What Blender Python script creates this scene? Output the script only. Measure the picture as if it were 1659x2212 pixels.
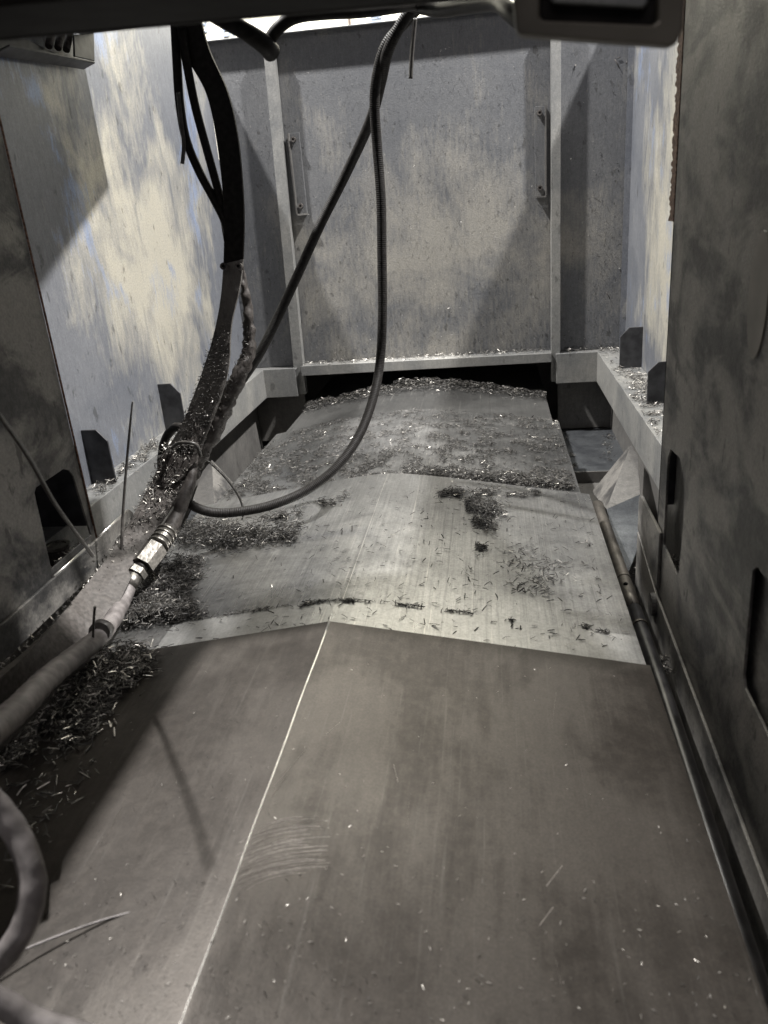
import bpy, bmesh, math, random
import numpy as np
from mathutils import Vector, Matrix, noise
for o in list(bpy.data.objects): bpy.data.objects.remove(o)
S = bpy.context.scene
COL = S.collection
rnd = random.Random(7)
# ------------------------------------------------------------------ camera
# world: X right across the machine, Y along the slideway, Z up, camera lens at the origin (metres)
CX, CY, FL = 829.5, 1106.0, 1700.0
def _n(v): v = np.array(v, float); return v / np.linalg.norm(v)
_cam = lambda u, v: np.array([u - CX, CY - v, -FL])
_Y = _n(_cam(1055, 415)); _d = _cam(1200, 5700); _Z = -_n(_d - _Y * np.dot(_d, _Y)); _X = np.cross(_Y, _Z)
ROT = np.stack([_X, _Y, _Z])
cd = bpy.data.cameras.new('camera'); cam = bpy.data.objects.new('camera', cd); COL.objects.link(cam)
cd.sensor_fit = 'VERTICAL'; cd.sensor_height = 36; cd.sensor_width = 27; cd.lens = FL / 2212 * 36
cd.clip_start = .01; cd.clip_end = 60
m4 = Matrix.Identity(4)
for i in range(3):
    for j in range(3): m4[i][j] = ROT[i][j]
cam.matrix_world = m4
cd.dof.use_dof = True; cd.dof.focus_distance = 1.7; cd.dof.aperture_fstop = 7.5
S.camera = cam
# ------------------------------------------------------------------ light
W = bpy.data.worlds.new('World'); S.world = W; W.use_nodes = True
W.node_tree.nodes['Background'].inputs[0].default_value = (.80, .86, 1.0, 1)
W.node_tree.nodes['Background'].inputs[1].default_value = .08
def lamp(name, loc, target, size, power, color, shape='DISK', sy=None):
    l = bpy.data.lights.new(name, 'AREA'); l.shape = shape; l.size = size; l.energy = power; l.color = color
    if sy: l.size_y = sy
    o = bpy.data.objects.new(name, l); COL.objects.link(o); o.location = loc
    o.rotation_euler = (Vector(target) - Vector(loc)).to_track_quat('-Z', 'Y').to_euler(); return o
lamp('hall_lamp', (-2.05, 1.75, 3.6), (-.2, 2.2, -.2), .14, 570, (1, .985, .965))
lamp('hall_lamp', (1.95, 1.75, 3.6), (-.2, 2.2, -.2), .14, 690, (1, .985, .965))
lamp('front_fill', (-.05, -.95, 1.7), (-.2, .6, -.6), 1.5, 13, (1, .93, .90))  # added soft fill from the open front behind the camera
lamp('board_fill', (-.2, 2.75, 2.2), (-.2, 3.3, .7), .4, 60, (1, .98, .9))  # added only to brighten the board beyond the open top
S.view_settings.view_transform = 'Standard'; S.view_settings.look = 'None'
S.view_settings.exposure = 0.0; S.view_settings.gamma = 1
S.render.engine = 'CYCLES'
# ------------------------------------------------------------------ ray helpers (photo measurement -> real place)
def ray(u, v): return _n(ROT @ _cam(u, v))
def atY(u, v, y): r = ray(u, v); return tuple(r * y / r[1])
def atX(u, v, x): r = ray(u, v); return tuple(r * x / r[0])
def atZ(u, v, z): r = ray(u, v); return tuple(r * z / r[2])
# ------------------------------------------------------------------ materials
def nd(nt, t, **k):
    n = nt.nodes.new(t)
    for a, b in k.items(): setattr(n, a, b)
    return n
def metal(name, ca, cb, streak=(30, 30, 3), patch=2.5, rough=(.35, .6), metallic=.7, bump=.15, fine=260,
          dark=.0, film=None, film_scale=(3, 3, 1.6), film_amt=.5, scratch=0, spots=0, blue=None, mottle=.12, blob=None, stamt=.55, stro=.2):
    """sheet steel: two tones by large patches, fine directional grain, optional dried film, scratches and specks"""
    m = bpy.data.materials.new(name); m.use_nodes = True; nt = m.node_tree; L = nt.links.new
    b = nt.nodes['Principled BSDF']; tc = nd(nt, 'ShaderNodeTexCoord')
    def nz(scale, vec=(1, 1, 1), det=5, ro=.6, dist=0):
        mp = nd(nt, 'ShaderNodeMapping'); mp.inputs['Scale'].default_value = vec; L(tc.outputs['Object'], mp.inputs[0])
        n = nd(nt, 'ShaderNodeTexNoise'); n.inputs['Scale'].default_value = scale; n.inputs['Detail'].default_value = det
        n.inputs['Roughness'].default_value = ro; n.inputs['Distortion'].default_value = dist; L(mp.outputs[0], n.inputs[0]); return n.outputs[0]
    def ramp(x, p0, p1, a=0, c=1):
        r = nd(nt, 'ShaderNodeMapRange'); r.inputs[1].default_value = p0; r.inputs[2].default_value = p1
        r.inputs[3].default_value = a; r.inputs[4].default_value = c; L(x, r.inputs[0]); return r.outputs[0]
    def mix(f, a, c, mode='MIX'):
        x = nd(nt, 'ShaderNodeMix', data_type='RGBA', blend_type=mode)
        for s, v in ((x.inputs[0], f), (x.inputs[6], a), (x.inputs[7], c)):
            if hasattr(v, 'node'): L(v, s)
            elif isinstance(v, (int, float)): s.default_value = v
            else: s.default_value = (*v, 1)
        return x.outputs[2]
    big = nz(patch, det=6, ro=.65, dist=.4); st = nz(6, streak, det=8, ro=.82); fn = nz(fine, det=2)
    c = mix(ramp(big, .38, .62), ca, cb)
    c = mix(ramp(st, .3, .7, 0, stamt), c, tuple(v * .55 for v in ca))
    if film:
        f1 = nz(1.0, film_scale, det=8, ro=.62, dist=.6); f2 = nz(5, tuple(v * .8 for v in streak), det=4, ro=.7)
        ad = nd(nt, 'ShaderNodeMath', operation='MULTIPLY_ADD'); L(f2, ad.inputs[0]); ad.inputs[1].default_value = .36; L(f1, ad.inputs[2])
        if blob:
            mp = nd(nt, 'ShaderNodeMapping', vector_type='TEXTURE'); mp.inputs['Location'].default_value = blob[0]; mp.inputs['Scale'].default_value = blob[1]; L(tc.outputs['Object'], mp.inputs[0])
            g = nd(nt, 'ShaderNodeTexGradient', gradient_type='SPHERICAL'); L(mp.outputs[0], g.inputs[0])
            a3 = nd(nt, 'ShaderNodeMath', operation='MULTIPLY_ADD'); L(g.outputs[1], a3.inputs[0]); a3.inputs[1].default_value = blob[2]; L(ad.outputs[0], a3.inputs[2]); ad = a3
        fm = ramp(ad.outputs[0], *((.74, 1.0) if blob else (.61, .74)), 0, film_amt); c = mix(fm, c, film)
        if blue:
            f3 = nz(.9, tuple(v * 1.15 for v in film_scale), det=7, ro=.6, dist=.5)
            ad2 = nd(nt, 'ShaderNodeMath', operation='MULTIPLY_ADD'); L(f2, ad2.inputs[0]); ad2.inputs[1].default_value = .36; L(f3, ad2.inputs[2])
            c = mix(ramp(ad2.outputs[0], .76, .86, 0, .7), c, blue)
    md = nz(70, det=4, ro=.75); c = mix(ramp(md, .42, .66, 0, mottle), c, tuple(min(1, v * 1.75) for v in cb)); c = mix(ramp(fn, .35, .65, .0, .28), c, tuple(v * .4 for v in ca))
    if dark:
        dk = nz(38, (1, 1, .55), det=3, ro=.6); c = mix(ramp(dk, .64, .70, 0, dark), c, (.03, .028, .025))
    if spots:
        vo = nd(nt, 'ShaderNodeTexVoronoi'); vo.inputs['Scale'].default_value = 55; L(tc.outputs['Object'], vo.inputs[0])
        c = mix(ramp(vo.outputs['Distance'], .05, .10, spots, 0), c, (.75, .72, .68))
    if scratch:
        sc = nz(3, (75, 1.0, 75), det=4, ro=.8); c = mix(ramp(sc, .60, .70, 0, scratch), c, (.85, .82, .76))
        sd = nz(4, (38, .5, 38), det=4, ro=.8); c = mix(ramp(sd, .55, .72, 0, scratch * .9), c, tuple(v * .3 for v in ca))
    L(c, b.inputs['Base Color']); b.inputs['Metallic'].default_value = metallic
    ro = ramp(big, .3, .7, rough[0], rough[1]); ra = nd(nt, 'ShaderNodeMath', operation='MULTIPLY_ADD')
    L(st, ra.inputs[0]); ra.inputs[1].default_value = stro; L(ro, ra.inputs[2]); L(ra.outputs[0], b.inputs['Roughness'])
    bp = nd(nt, 'ShaderNodeBump'); bp.inputs['Strength'].default_value = bump; bp.inputs['Distance'].default_value = .002
    ad = nd(nt, 'ShaderNodeMath', operation='ADD'); L(fn, ad.inputs[0]); L(st, ad.inputs[1]); L(ad.outputs[0], bp.inputs['Height'])
    L(bp.outputs[0], b.inputs['Normal']); return m
def simple(name, col, rough=.5, metallic=0, n=60, amt=.5, bump=.3, ring=0, spec=.5):
    m = bpy.data.materials.new(name); m.use_nodes = True; nt = m.node_tree; L = nt.links.new; b = nt.nodes['Principled BSDF']
    tc = nd(nt, 'ShaderNodeTexCoord'); nz = nd(nt, 'ShaderNodeTexNoise'); nz.inputs['Scale'].default_value = n; nz.inputs['Detail'].default_value = 6
    L(tc.outputs['Object'], nz.inputs[0]); x = nd(nt, 'ShaderNodeMix', data_type='RGBA')
    r = nd(nt, 'ShaderNodeMapRange'); r.inputs[1].default_value = .35; r.inputs[2].default_value = .68; L(nz.outputs[0], r.inputs[0]); L(r.outputs[0], x.inputs[0])
    x.inputs[6].default_value = (*col, 1); x.inputs[7].default_value = (*[min(1, c * (1 + amt * 1.6) + amt * .03) for c in col], 1)
    L(x.outputs[2], b.inputs['Base Color']); b.inputs['Specular IOR Level'].default_value = spec; b.inputs['Roughness'].default_value = rough; b.inputs['Metallic'].default_value = metallic
    bp = nd(nt, 'ShaderNodeBump'); bp.inputs['Strength'].default_value = bump; bp.inputs['Distance'].default_value = .001; h = nz.outputs[0]
    if ring:
        uv = nd(nt, 'ShaderNodeUVMap'); w = nd(nt, 'ShaderNodeTexWave'); w.inputs['Scale'].default_value = ring; w.inputs['Distortion'].default_value = .3
        w.bands_direction = 'X'; L(uv.outputs[0], w.inputs[0]); a = nd(nt, 'ShaderNodeMath', operation='MULTIPLY_ADD')
        L(w.outputs[1], a.inputs[0]); a.inputs[1].default_value = 1.2; L(h, a.inputs[2]); h = a.outputs[0]; bp.inputs['Strength'].default_value = .35
    L(h, bp.inputs['Height']); L(bp.outputs[0], b.inputs['Normal']); return m
M = dict(
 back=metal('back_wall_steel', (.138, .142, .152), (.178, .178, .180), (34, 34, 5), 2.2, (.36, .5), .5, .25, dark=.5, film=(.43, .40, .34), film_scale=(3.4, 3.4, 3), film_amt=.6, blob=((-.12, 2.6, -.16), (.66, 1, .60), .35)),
 side=metal('side_wall_steel', (.155, .165, .19), (.215, .22, .235), (18, 18, 4), 2.2, (.33, .5), .45, .12, dark=.5, film=(.56, .52, .42), film_scale=(5.0, 5.0, 3.2), film_amt=.82, blue=(.22, .29, .46), blob=((-.835, 1.98, -.08), (6, .54, .56), .42)),  # cream tone densest around one centre, bluish patches mixed in
 shelf=metal('shelf_steel', (.23, .232, .23), (.34, .33, .305), (20, 20, 5), 4, (.3, .5), .5, .2, dark=.4),
 front=metal('front_panel_steel', (.036, .036, .037), (.085, .081, .077), (3, 3, 3.5), 5, (.38, .62), .35, .3, dark=.7, film=(.22, .208, .19), film_scale=(9, 4.5, 9), film_amt=.95, mottle=.35),
 top=metal('front_cover_steel', (.042, .036, .031), (.062, .054, .047), (14, 1.5, 14), 2.2, (.24, .38), .6, .08, fine=420, mottle=.26, scratch=.03, film=(.105, .094, .083), film_scale=(6, 3.5, 6), film_amt=.5),
 brush=metal('brushed_cover_steel', (.22, .218, .215), (.64, .63, .61), (26, .6, 26), 2.6, (.13, .24), .88, .07, dark=.35, scratch=.5, stamt=.7, stro=.25),
 rear=metal('rear_cover_steel', (.17, .168, .165), (.34, .335, .325), (22, .6, 22), 2.6, (.16, .28), .85, .06, dark=.3, scratch=.4, stamt=.6, stro=.25),
 clean=metal('wiped_cover_steel', (.42, .415, .40), (.60, .59, .57), (26, .6, 26), 3.0, (.14, .26), .75, .10, dark=.2, scratch=.5, stamt=.5, stro=.25),
 dark=metal('chute_steel', (.13, .125, .12), (.21, .20, .185), (14, 14, 4), 4, (.35, .6), .5, .2, dark=.4),
 galv=metal('chute_guard_steel', (.085, .09, .10), (.16, .168, .175), (12, 12, 6), 7, (.2, .4), .7, .2, dark=.3),
 beam=simple('beam_black_paint', (.006, .005, .0045), .7, 0, 30, .3, .3, spec=.12),
 frame=simple('lamp_frame_paint', (.07, .062, .05), .45, .3, 14, .4, .2),
 rubber=simple('black_rubber', (.012, .0105, .0095), .5, 0, 120, .25, .15, spec=.12),
 braid=simple('braided_hose', (.015, .0135, .0125), .5, 0, 160, .3, .4, ring=95, spec=.2),
 grime=simple('grimy_hose', (.030, .025, .022), .6, .1, 150, .5, .6),
 near=simple('grey_hose', (.10, .09, .087), .5, .1, 70, .5, .5),
 strap=metal('flat_band', (.14, .13, .12), (.22, .205, .19), (20, 20, 6), 8, (.4, .6), .35, .4, fine=500, dark=.5),
 edge=simple('bare_edge', (.62, .60, .56), .3, .9, 80, .3, .2),
 nut=simple('plated_fitting', (.17, .16, .145), .36, .9, 160, .5, .5),
 pipe=metal('pipe_steel', (.09, .082, .074), (.19, .17, .145), (10, 10, 10), 14, (.3, .45), .7, .3, dark=.4),
 pdark=simple('pipe_shaded', (.03, .029, .03), .28, .5, 40, .4, .2),  # near pipe length: shade put into a darker steel colour
 oval=simple('oval_patch_tone', (.11, .10, .085), .4, .3, 20, .3, .1),
 black=simple('gusset_dark_steel', (.028, .028, .030), .5, .3, 40, .5, .2),
 rust=simple('rust', (.055, .026, .014), .9, 0, 220, 1.2, 1),
 tie=simple('nylon_tie', (.03, .027, .024), .4, 0, 90, .6, .3),
 board=simple('cream_board', (.86, .83, .70), .6, 0, 9, .05, .05),
 ink=simple('grey_blue_ink', (.24, .28, .36), .6, 0, 30, .1, .05),
 scr=simple('scratch_burr', (.20, .18, .16), .6, 0, 300, .5, .2),
 brown=simple('rail_brown', (.09, .07, .058), .5, .2, 40, .8, .4),
)
CHIP = [simple('chip_dark', (.017, .0155, .014), .55, .4, 300, .5, .3), simple('chip_mid', (.055, .051, .046), .5, .6, 300, .2, .3), simple('chip_bright', (.36, .34, .31), .42, .7, 300, .3, .3)]
# ------------------------------------------------------------------ builders
def tag(o, label=None, cat=None, group=None, kind=None):
    if label: o['label'] = label
    if cat: o['category'] = cat
    if group: o['group'] = group
    if kind: o['kind'] = kind
    return o
def link(name, me, mat, parent=None, bevel=0, smooth=False):
    o = bpy.data.objects.new(name, me); COL.objects.link(o)
    for mm in (mat if isinstance(mat, list) else [mat]): me.materials.append(mm)
    if parent: o.parent = parent
    if bevel:
        b = o.modifiers.new('bevel', 'BEVEL'); b.width = bevel; b.segments = 2; b.limit_method = 'ANGLE'; b.angle_limit = .6
    if smooth:
        for p in me.polygons: p.use_smooth = True
    return o
def root(name, label, cat, group=None):
    return tag(_e(name), label, cat, group)
def _e(name):
    o = bpy.data.objects.new(name, None); o.empty_display_size = .05; COL.objects.link(o); return o
def prism(name, pts, vec, mat, parent=None, bevel=.0012):
    """flat polygon given real thickness along vec"""
    n = len(pts); v = [tuple(p) for p in pts] + [tuple(np.add(p, vec)) for p in pts]
    f = [tuple(range(n)), tuple(range(2 * n - 1, n - 1, -1))] + [(i, i + n, (i + 1) % n + n, (i + 1) % n) for i in range(n)]
    me = bpy.data.meshes.new(name); me.from_pydata(v, [], f); fix(me); return link(name, me, mat, parent, bevel)
def fix(me):
    b = bmesh.new(); b.from_mesh(me); bmesh.ops.recalc_face_normals(b, faces=b.faces); b.to_mesh(me); b.free()
def box(name, a, b, mat, parent=None, bevel=.0012):
    x0, y0, z0 = a; x1, y1, z1 = b
    return prism(name, [(x0, y0, z0), (x1, y0, z0), (x1, y1, z0), (x0, y1, z0)], (0, 0, z1 - z0), mat, parent, bevel)
def holed(name, outer, holes, vec, mat, parent=None, bevel=.001):
    b = bmesh.new(); es = []
    for loop in [outer] + holes:
        vs = [b.verts.new(p) for p in loop]
        es += [b.edges.new((vs[i], vs[(i + 1) % len(vs)])) for i in range(len(vs))]
    r = bmesh.ops.triangle_fill(b, use_beauty=True, use_dissolve=False, edges=es)
    fs = [g for g in r['geom'] if isinstance(g, bmesh.types.BMFace)]
    e = bmesh.ops.extrude_face_region(b, geom=fs)
    bmesh.ops.translate(b, vec=Vector(vec), verts=[g for g in e['geom'] if isinstance(g, bmesh.types.BMVert)])
    bmesh.ops.recalc_face_normals(b, faces=b.faces)
    me = bpy.data.meshes.new(name); b.to_mesh(me); b.free(); return link(name, me, mat, parent, bevel)
def smoothpath(P, k=10):
    P = [np.array(p, float) for p in P]; out = []
    Q = [2 * P[0] - P[1]] + P + [2 * P[-1] - P[-2]]
    for i in range(1, len(Q) - 2):
        a, b, c, d = Q[i - 1:i + 3]
        for j in range(k):
            t = j / k; out.append(.5 * (2 * b + (c - a) * t + (2 * a - 5 * b + 4 * c - d) * t * t + (3 * b - a - 3 * c + d) * t ** 3))
    out.append(P[-1]); return np.array(out)
def tube(name, P, r, mat, parent=None, seg=14, k=10, lump=0, cap=True):
    path = smoothpath(P, k) if k else np.array(P, float); N = len(path)
    rr = np.interp(np.linspace(0, 1, N), np.linspace(0, 1, len(r)), r) if hasattr(r, '__len__') else np.full(N, r)
    T = np.gradient(path, axis=0); T /= np.linalg.norm(T, axis=1)[:, None]
    up = np.array([0, 0, 1.]) if abs(T[0][2]) < .9 else np.array([1., 0, 0])
    V = []; prev = None; dist = np.concatenate([[0], np.cumsum(np.linalg.norm(np.diff(path, axis=0), axis=1))])
    for i in range(N):
        u = (up if prev is None else prev); u = u - T[i] * np.dot(u, T[i]); u /= np.linalg.norm(u); w = np.cross(T[i], u); prev = u
        for s in range(seg):
            a = 2 * math.pi * s / seg; d = u * math.cos(a) + w * math.sin(a); q = path[i] + d * rr[i]
            if lump: q = q + d * lump * noise.noise(Vector(q) * 90)
            V.append(q)
    Fc = []; UV = []
    for i in range(N - 1):
        for s in range(seg):
            s2 = (s + 1) % seg
            Fc.append((i * seg + s, i * seg + s2, (i + 1) * seg + s2, (i + 1) * seg + s))
            UV += [(dist[i], s / seg), (dist[i], (s + 1) / seg), (dist[i + 1], (s + 1) / seg), (dist[i + 1], s / seg)]
    nq = len(Fc)
    if cap:
        Fc += [tuple(range(seg))[::-1], tuple((N - 1) * seg + s for s in range(seg))]; UV += [(0, 0)] * (2 * seg)
    me = bpy.data.meshes.new(name); me.from_pydata([tuple(v) for v in V], [], Fc)
    uv = me.uv_layers.new(name='UVMap'); uv.data.foreach_set('uv', np.array(UV, float).ravel())
    o = link(name, me, mat, parent)
    for i, p in enumerate(me.polygons): p.use_smooth = i < nq
    o['r'] = 0.0; del o['r']; o_path[o.name] = (path, rr); return o
o_path = {}
def band(name, Lp, Rp, th, mat, parent=None, k=8, lump=0):
    """flat strap between two edge lines, with thickness"""
    A, B = smoothpath(Lp, k), smoothpath(Rp, k); N = len(A); W_ = 5; V = []
    T = np.gradient((A + B) / 2, axis=0)
    for side in (0, 1):
        for i in range(N):
            nn = _n(np.cross(T[i], B[i] - A[i]))
            for j in range(W_):
                p = A[i] + (B[i] - A[i]) * j / (W_ - 1) + nn * (th if side else 0)
                if lump: p = p + nn * lump * noise.noise(Vector(p) * 60)
                V.append(tuple(p))
    G = N * W_; F_ = []
    for i in range(N - 1):
        for j in range(W_ - 1):
            a = i * W_ + j; F_.append((a, a + 1, a + W_ + 1, a + W_)); F_.append((G + a, G + a + W_, G + a + W_ + 1, G + a + 1))
        for j in (0, W_ - 1):
            a = i * W_ + j; F_.append((a, a + W_, a + W_ + G, a + G))
    for i in (0, N - 1):
        for j in range(W_ - 1): a = i * W_ + j; F_.append((a, a + 1, a + 1 + G, a + G))
    me = bpy.data.meshes.new(name); me.from_pydata(V, [], F_); fix(me); return link(name, me, mat, parent, smooth=False)
def along(px, ys):
    """path through measured points; each (u, v) with its own distance y down the machine"""
    return [atY(u, v, y) for (u, v), y in zip(px, ys)]
def disc(name, c, r, h, axis, mat, parent, seg=12, hole=0):
    c = np.array(c, float); a = _n(axis); u = _n(np.cross(a, (0, 0, 1) if abs(a[2]) < .9 else (1, 0, 0))); w = np.cross(a, u)
    ring = lambda rad, k, sg: [tuple(c + a * k + (u * math.cos(t) + w * math.sin(t)) * rad) for t in [2 * math.pi * i / sg for i in range(sg)]]
    if not hole: V = ring(r, 0, seg) + ring(r, h, seg); Fc = [tuple(range(seg))[::-1], tuple(range(seg, 2 * seg))] + [(i, (i + 1) % seg, (i + 1) % seg + seg, i + seg) for i in range(seg)]
    else:
        V = ring(r, 0, seg) + ring(r, h, seg) + ring(hole, h, seg) + ring(hole, h * .4, seg)
        Fc = [tuple(range(seg))[::-1]] + [(k * seg + i, k * seg + (i + 1) % seg, (k + 1) * seg + (i + 1) % seg, (k + 1) * seg + i) for k in range(3) for i in range(seg)] + [tuple(range(3 * seg, 4 * seg))]
    me = bpy.data.meshes.new(name); me.from_pydata(V, [], Fc); fix(me); return link(name, me, mat, parent)
# ------------------------------------------------------------------ the enclosure
YB, XL, XR, ZS = 2.624, -.835, .421, -.50
# back wall
bw = root('back_wall', 'grey stainless back wall with two vertical ribs, streaked with dried coolant', 'wall')
tag(prism('panel', [(XL, YB + .001, -.50), (-.657, YB + .001, -.50), (-.640, YB + .001, .486), (XL, YB + .001, .486)], (0, .004, 0), M['back'], bw), 'narrow shaded panel left of the left rib')
tag(prism('panel', [(-.655, YB + .006, -.52), (.20, YB + .006, -.52), (.20, YB + .006, .478), (-.638, YB + .006, .478)], (0, .004, 0), M['back'], bw), 'wide centre panel between the ribs')
tag(prism('panel', [(.2, YB + .001, -.50), (XR, YB + .001, -.50), (XR, YB + .001, .478), (.2, YB + .001, .478)], (0, .004, 0), M['back'], bw), 'narrow panel right of the right rib')
prism('top_flange', [(XL, YB - .022, .478), (XR, YB - .022, .470), (XR, YB + .012, .470), (XL, YB + .012, .478)], (0, 0, .004), M['back'], bw)
prism('rib', [(-.671, YB - .030, -.592), (-.637, YB - .030, -.592), (-.612, YB - .030, .474), (-.644, YB - .030, .474)], (0, .030, 0), M['shelf'], bw)
prism('rib', [(.187, YB - .030, -.592), (.216, YB - .030, -.592), (.214, YB - .030, .474), (.186, YB - .030, .474)], (0, .030, 0), M['shelf'], bw)
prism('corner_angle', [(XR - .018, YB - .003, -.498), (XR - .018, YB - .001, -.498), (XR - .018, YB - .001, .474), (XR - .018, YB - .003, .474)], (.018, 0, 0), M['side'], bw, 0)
for (x0, x1, z0, z1, flip) in ((-.602, -.570, -.018, .215, 1), (.141, .172, -.024, .222, -1)):
    br = prism('bracket_strip', [(x0, YB - .001, z0), (x1, YB - .001, z0), (x1, YB - .001, z1), (x0, YB - .001, z1)], (0, .006, 0), M['back'], bw, .0008)
    xs = x1 if flip < 0 else x0
    box('strip_edge', (xs - .002, YB - .016, z0), (xs + .002, YB - .0015, z1), M['dark'], br, 0)
    xc = (x0 + x1) / 2 - .002
    for z in (z0 + .024, z1 - .018):
        disc('socket_bolt', (xc, YB - .0012, z), .0075, .014, (0, -1, 0), M['grime'], br, 14, .0038)
    box('foot_tab', (x0 + .003, YB - .018, z0 - .004), (x1 + .001, YB - .0015, z0 + .001), M['dark'], br, 0)
for (u, v) in ((1338, 580), (1233, 343), (1208, 196), (1243, 141), (583, 258)):
    p = atY(u, v, YB); disc('rivet', (p[0], YB + .001, p[2]), .0022, .003, (0, -1, 0), M['edge'], bw, 8)
for (a, b) in (((1328, 128), (1338, 148)), ((1309, 630), (1317, 645)), ((1332, 126), (1340, 124)), ((1354, 132), (1353, 139))):
    p, q = atY(*a, YB), atY(*b, YB); tube('stuck_chip', [(p[0], YB - .002, p[2]), (q[0], YB - .002, q[2])], .0012, M['grime'], bw, seg=5, k=0)
# side walls
lw = root('side_wall', 'large pale left side wall with cream and bluish patches', 'wall', 'side walls')
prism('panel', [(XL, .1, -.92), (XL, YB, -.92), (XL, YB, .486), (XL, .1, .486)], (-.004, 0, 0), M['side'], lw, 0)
rw = root('side_wall', 'bright narrow right side wall seen past the rusty panel edge', 'wall', 'side walls')
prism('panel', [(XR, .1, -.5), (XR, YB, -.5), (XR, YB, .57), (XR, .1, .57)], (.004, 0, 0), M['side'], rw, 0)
# shelves with turned-down lips, and gusset plates standing on them
def shelf(side):
    if side < 0: xw, xi, xr, lab = XL, -.77, -.657, 'left steel shelf with turned-down lip and two chamfered plates, chips lying on it'
    else: xw, xi, xr, lab = XR, .331, .200, 'right steel shelf with turned-down lip and two chamfered plates, chips lying on it'
    r = root('side_shelf', lab, 'shelf', 'side shelves'); yf = YB - .055
    prism('shelf_top', [(xw, .25, ZS), (xi, .25, ZS), (xi, yf, ZS), (xr, yf, ZS), (xr, YB, ZS), (xw, YB, ZS)], (0, 0, -.003), M['shelf'], r)
    prism('side_lip', [(xi, .25, ZS + .0035), (xi, yf - .001, ZS + .0035), (xi, yf - .001, -.592), (xi, .25, -.592)], (side * .003 * -1, 0, 0), M['shelf'], r)
    prism('back_lip', [(xi, yf - .001, ZS + .004), (xr, yf - .001, ZS + .004), (xr, yf - .001, -.592), (xi, yf - .001, -.592)], (0, -.003, 0), M['shelf'], r)
    for y, w, h in ((1.225, .118, .19), (1.46, .053, .115), (1.865, .056, .118)) if side < 0 else ((1.25, .148, .16), (1.905, .060, .100), (2.32, .062, .115)):
        xe = xw - side * w
        prism('gusset_plate', [(xw, y, ZS + .0005), (xe, y, ZS + .0005), (xe, y, ZS + h * .78), (xe + side * w * .38, y, ZS + h), (xw, y, ZS + h)], (0, .005, 0), M['black'], r)
    return r
shelf(-1); shelf(1)
cl = root('centre_ledge', 'thin bright ledge between the two ribs at the foot of the back wall', 'ledge')
prism('ledge_top', [(-.636, YB - .062, -.492), (.186, YB - .062, -.494), (.186, YB + .005, -.494), (-.636, YB + .005, -.492)], (0, 0, -.003), M['shelf'], cl)
prism('ledge_lip', [(-.6355, YB - .0625, -.489), (.1855, YB - .0625, -.491), (.1855, YB - .0625, -.520), (-.6355, YB - .0625, -.522)], (0, -.003, 0), M['shelf'], cl)
# the dark space below and behind the ledge, and the chute on both sides
fl = link('floor', bpy.data.meshes.new('floor'), M['dark']); tag(fl, kind='structure')
bmf = bmesh.new(); bmesh.ops.create_grid(bmf, x_segments=4, y_segments=4, size=1); bmesh.ops.scale(bmf, vec=(3, 4, 1), verts=bmf.verts); bmesh.ops.translate(bmf, vec=(-.2, 1.6, -.92), verts=bmf.verts); bmf.to_mesh(fl.data); bmf.free()
pit = root('rear_housing', 'dark recess under the back ledge where the covers slide in', 'housing')
box('rear_plate', (-.9, 3.25, -.92), (.5, 3.26, -.50), M['dark'], pit); box('lid', (-.9, YB + .012, -.50), (.5, 3.25, -.495), M['dark'], pit)
box('side_plate', (-.9, YB + .012, -.92), (-.89, 3.25, -.50), M['dark'], pit); box('side_plate', (.49, YB + .012, -.92), (.5, 3.25, -.50), M['dark'], pit)
XS = -.2195
def mir(p, s): return (p[0], p[1], p[2]) if s > 0 else (2 * XS - p[0], p[1], p[2])
def chute(s):
    r = root('chip_chute', ('right' if s > 0 else 'left') + ' chip chute of bent steel sheets between the sliding covers and the shelf', 'chute', 'chip chutes')
    P = lambda pts: [mir(p, s) for p in pts]
    prism('rear_panel', P([(.21, YB + .002, -.762), (.50, YB + .002, -.762), (.50, YB + .002, -.504), (.21, YB + .002, -.504)]), (0, .004, 0), M['dark'], r)
    if s > 0: prism('tray', P([(.20, 2.198, -.768), (.415, 2.198, -.768), (.415, YB + .001, -.764), (.20, YB + .001, -.764)]), (0, 0, -.003), M['galv'], r)
    if s > 0: prism('tray_front', P([(.20, 2.195, -.766), (.415, 2.195, -.766), (.415, 2.195, -.93), (.20, 2.195, -.93)]), (0, -.003, 0), M['dark'], r)
    prism('outer_wall', P([(.385, .1, -.504), (.385, YB, -.504), (.385, YB, -.92), (.385, .1, -.92)]), (s * .004, 0, 0), M['dark'], r)
    A, B, C_ = atY(1363, 960, 2.02), atY(1279, 1063, 2.02), atY(1310, 1100, 1.72)
    D_, E_, F2, G_ = atY(1383, 1068, 1.78), atY(1383, 1172, 1.62), atY(1358, 1236, 1.50), atY(1326, 1160, 1.60)
    A2 = atY(1378, 985, 1.95)
    def pln(u, v, a, b, c):
        n_ = np.cross(np.subtract(b, a), np.subtract(c, a)); q = ray(u, v); return tuple(q * np.dot(n_, a) / np.dot(n_, q))
    E_, G_ = pln(1383, 1172, C_, D_, F2), pln(1326, 1160, C_, D_, F2); A2 = pln(1378, 985, A, C_, D_)
    tag(prism('guard_sheet', P([A, B, C_]), (0, .004, 0), M['front'], r), 'tan triangular sheet')
    tag(prism('guard_sheet', P([A, C_, D_, A2]), (0, .004, 0), M['dark'], r), 'dark upper facet of the bent guard')
    tag(prism('guard_sheet', P([C_, D_, E_, F2, G_]), (0, .004, 0), M['galv'], r), 'pale lower facet of the bent guard')
    tag(prism('bottom_sheet', P([(.20, .25, -.80), (.43, .25, -.80), (.43, 2.19, -.80), (.20, 2.19, -.80)]), (0, 0, -.003), M['dark'], r), None)
    return r
chute(1); chute(-1)
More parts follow.
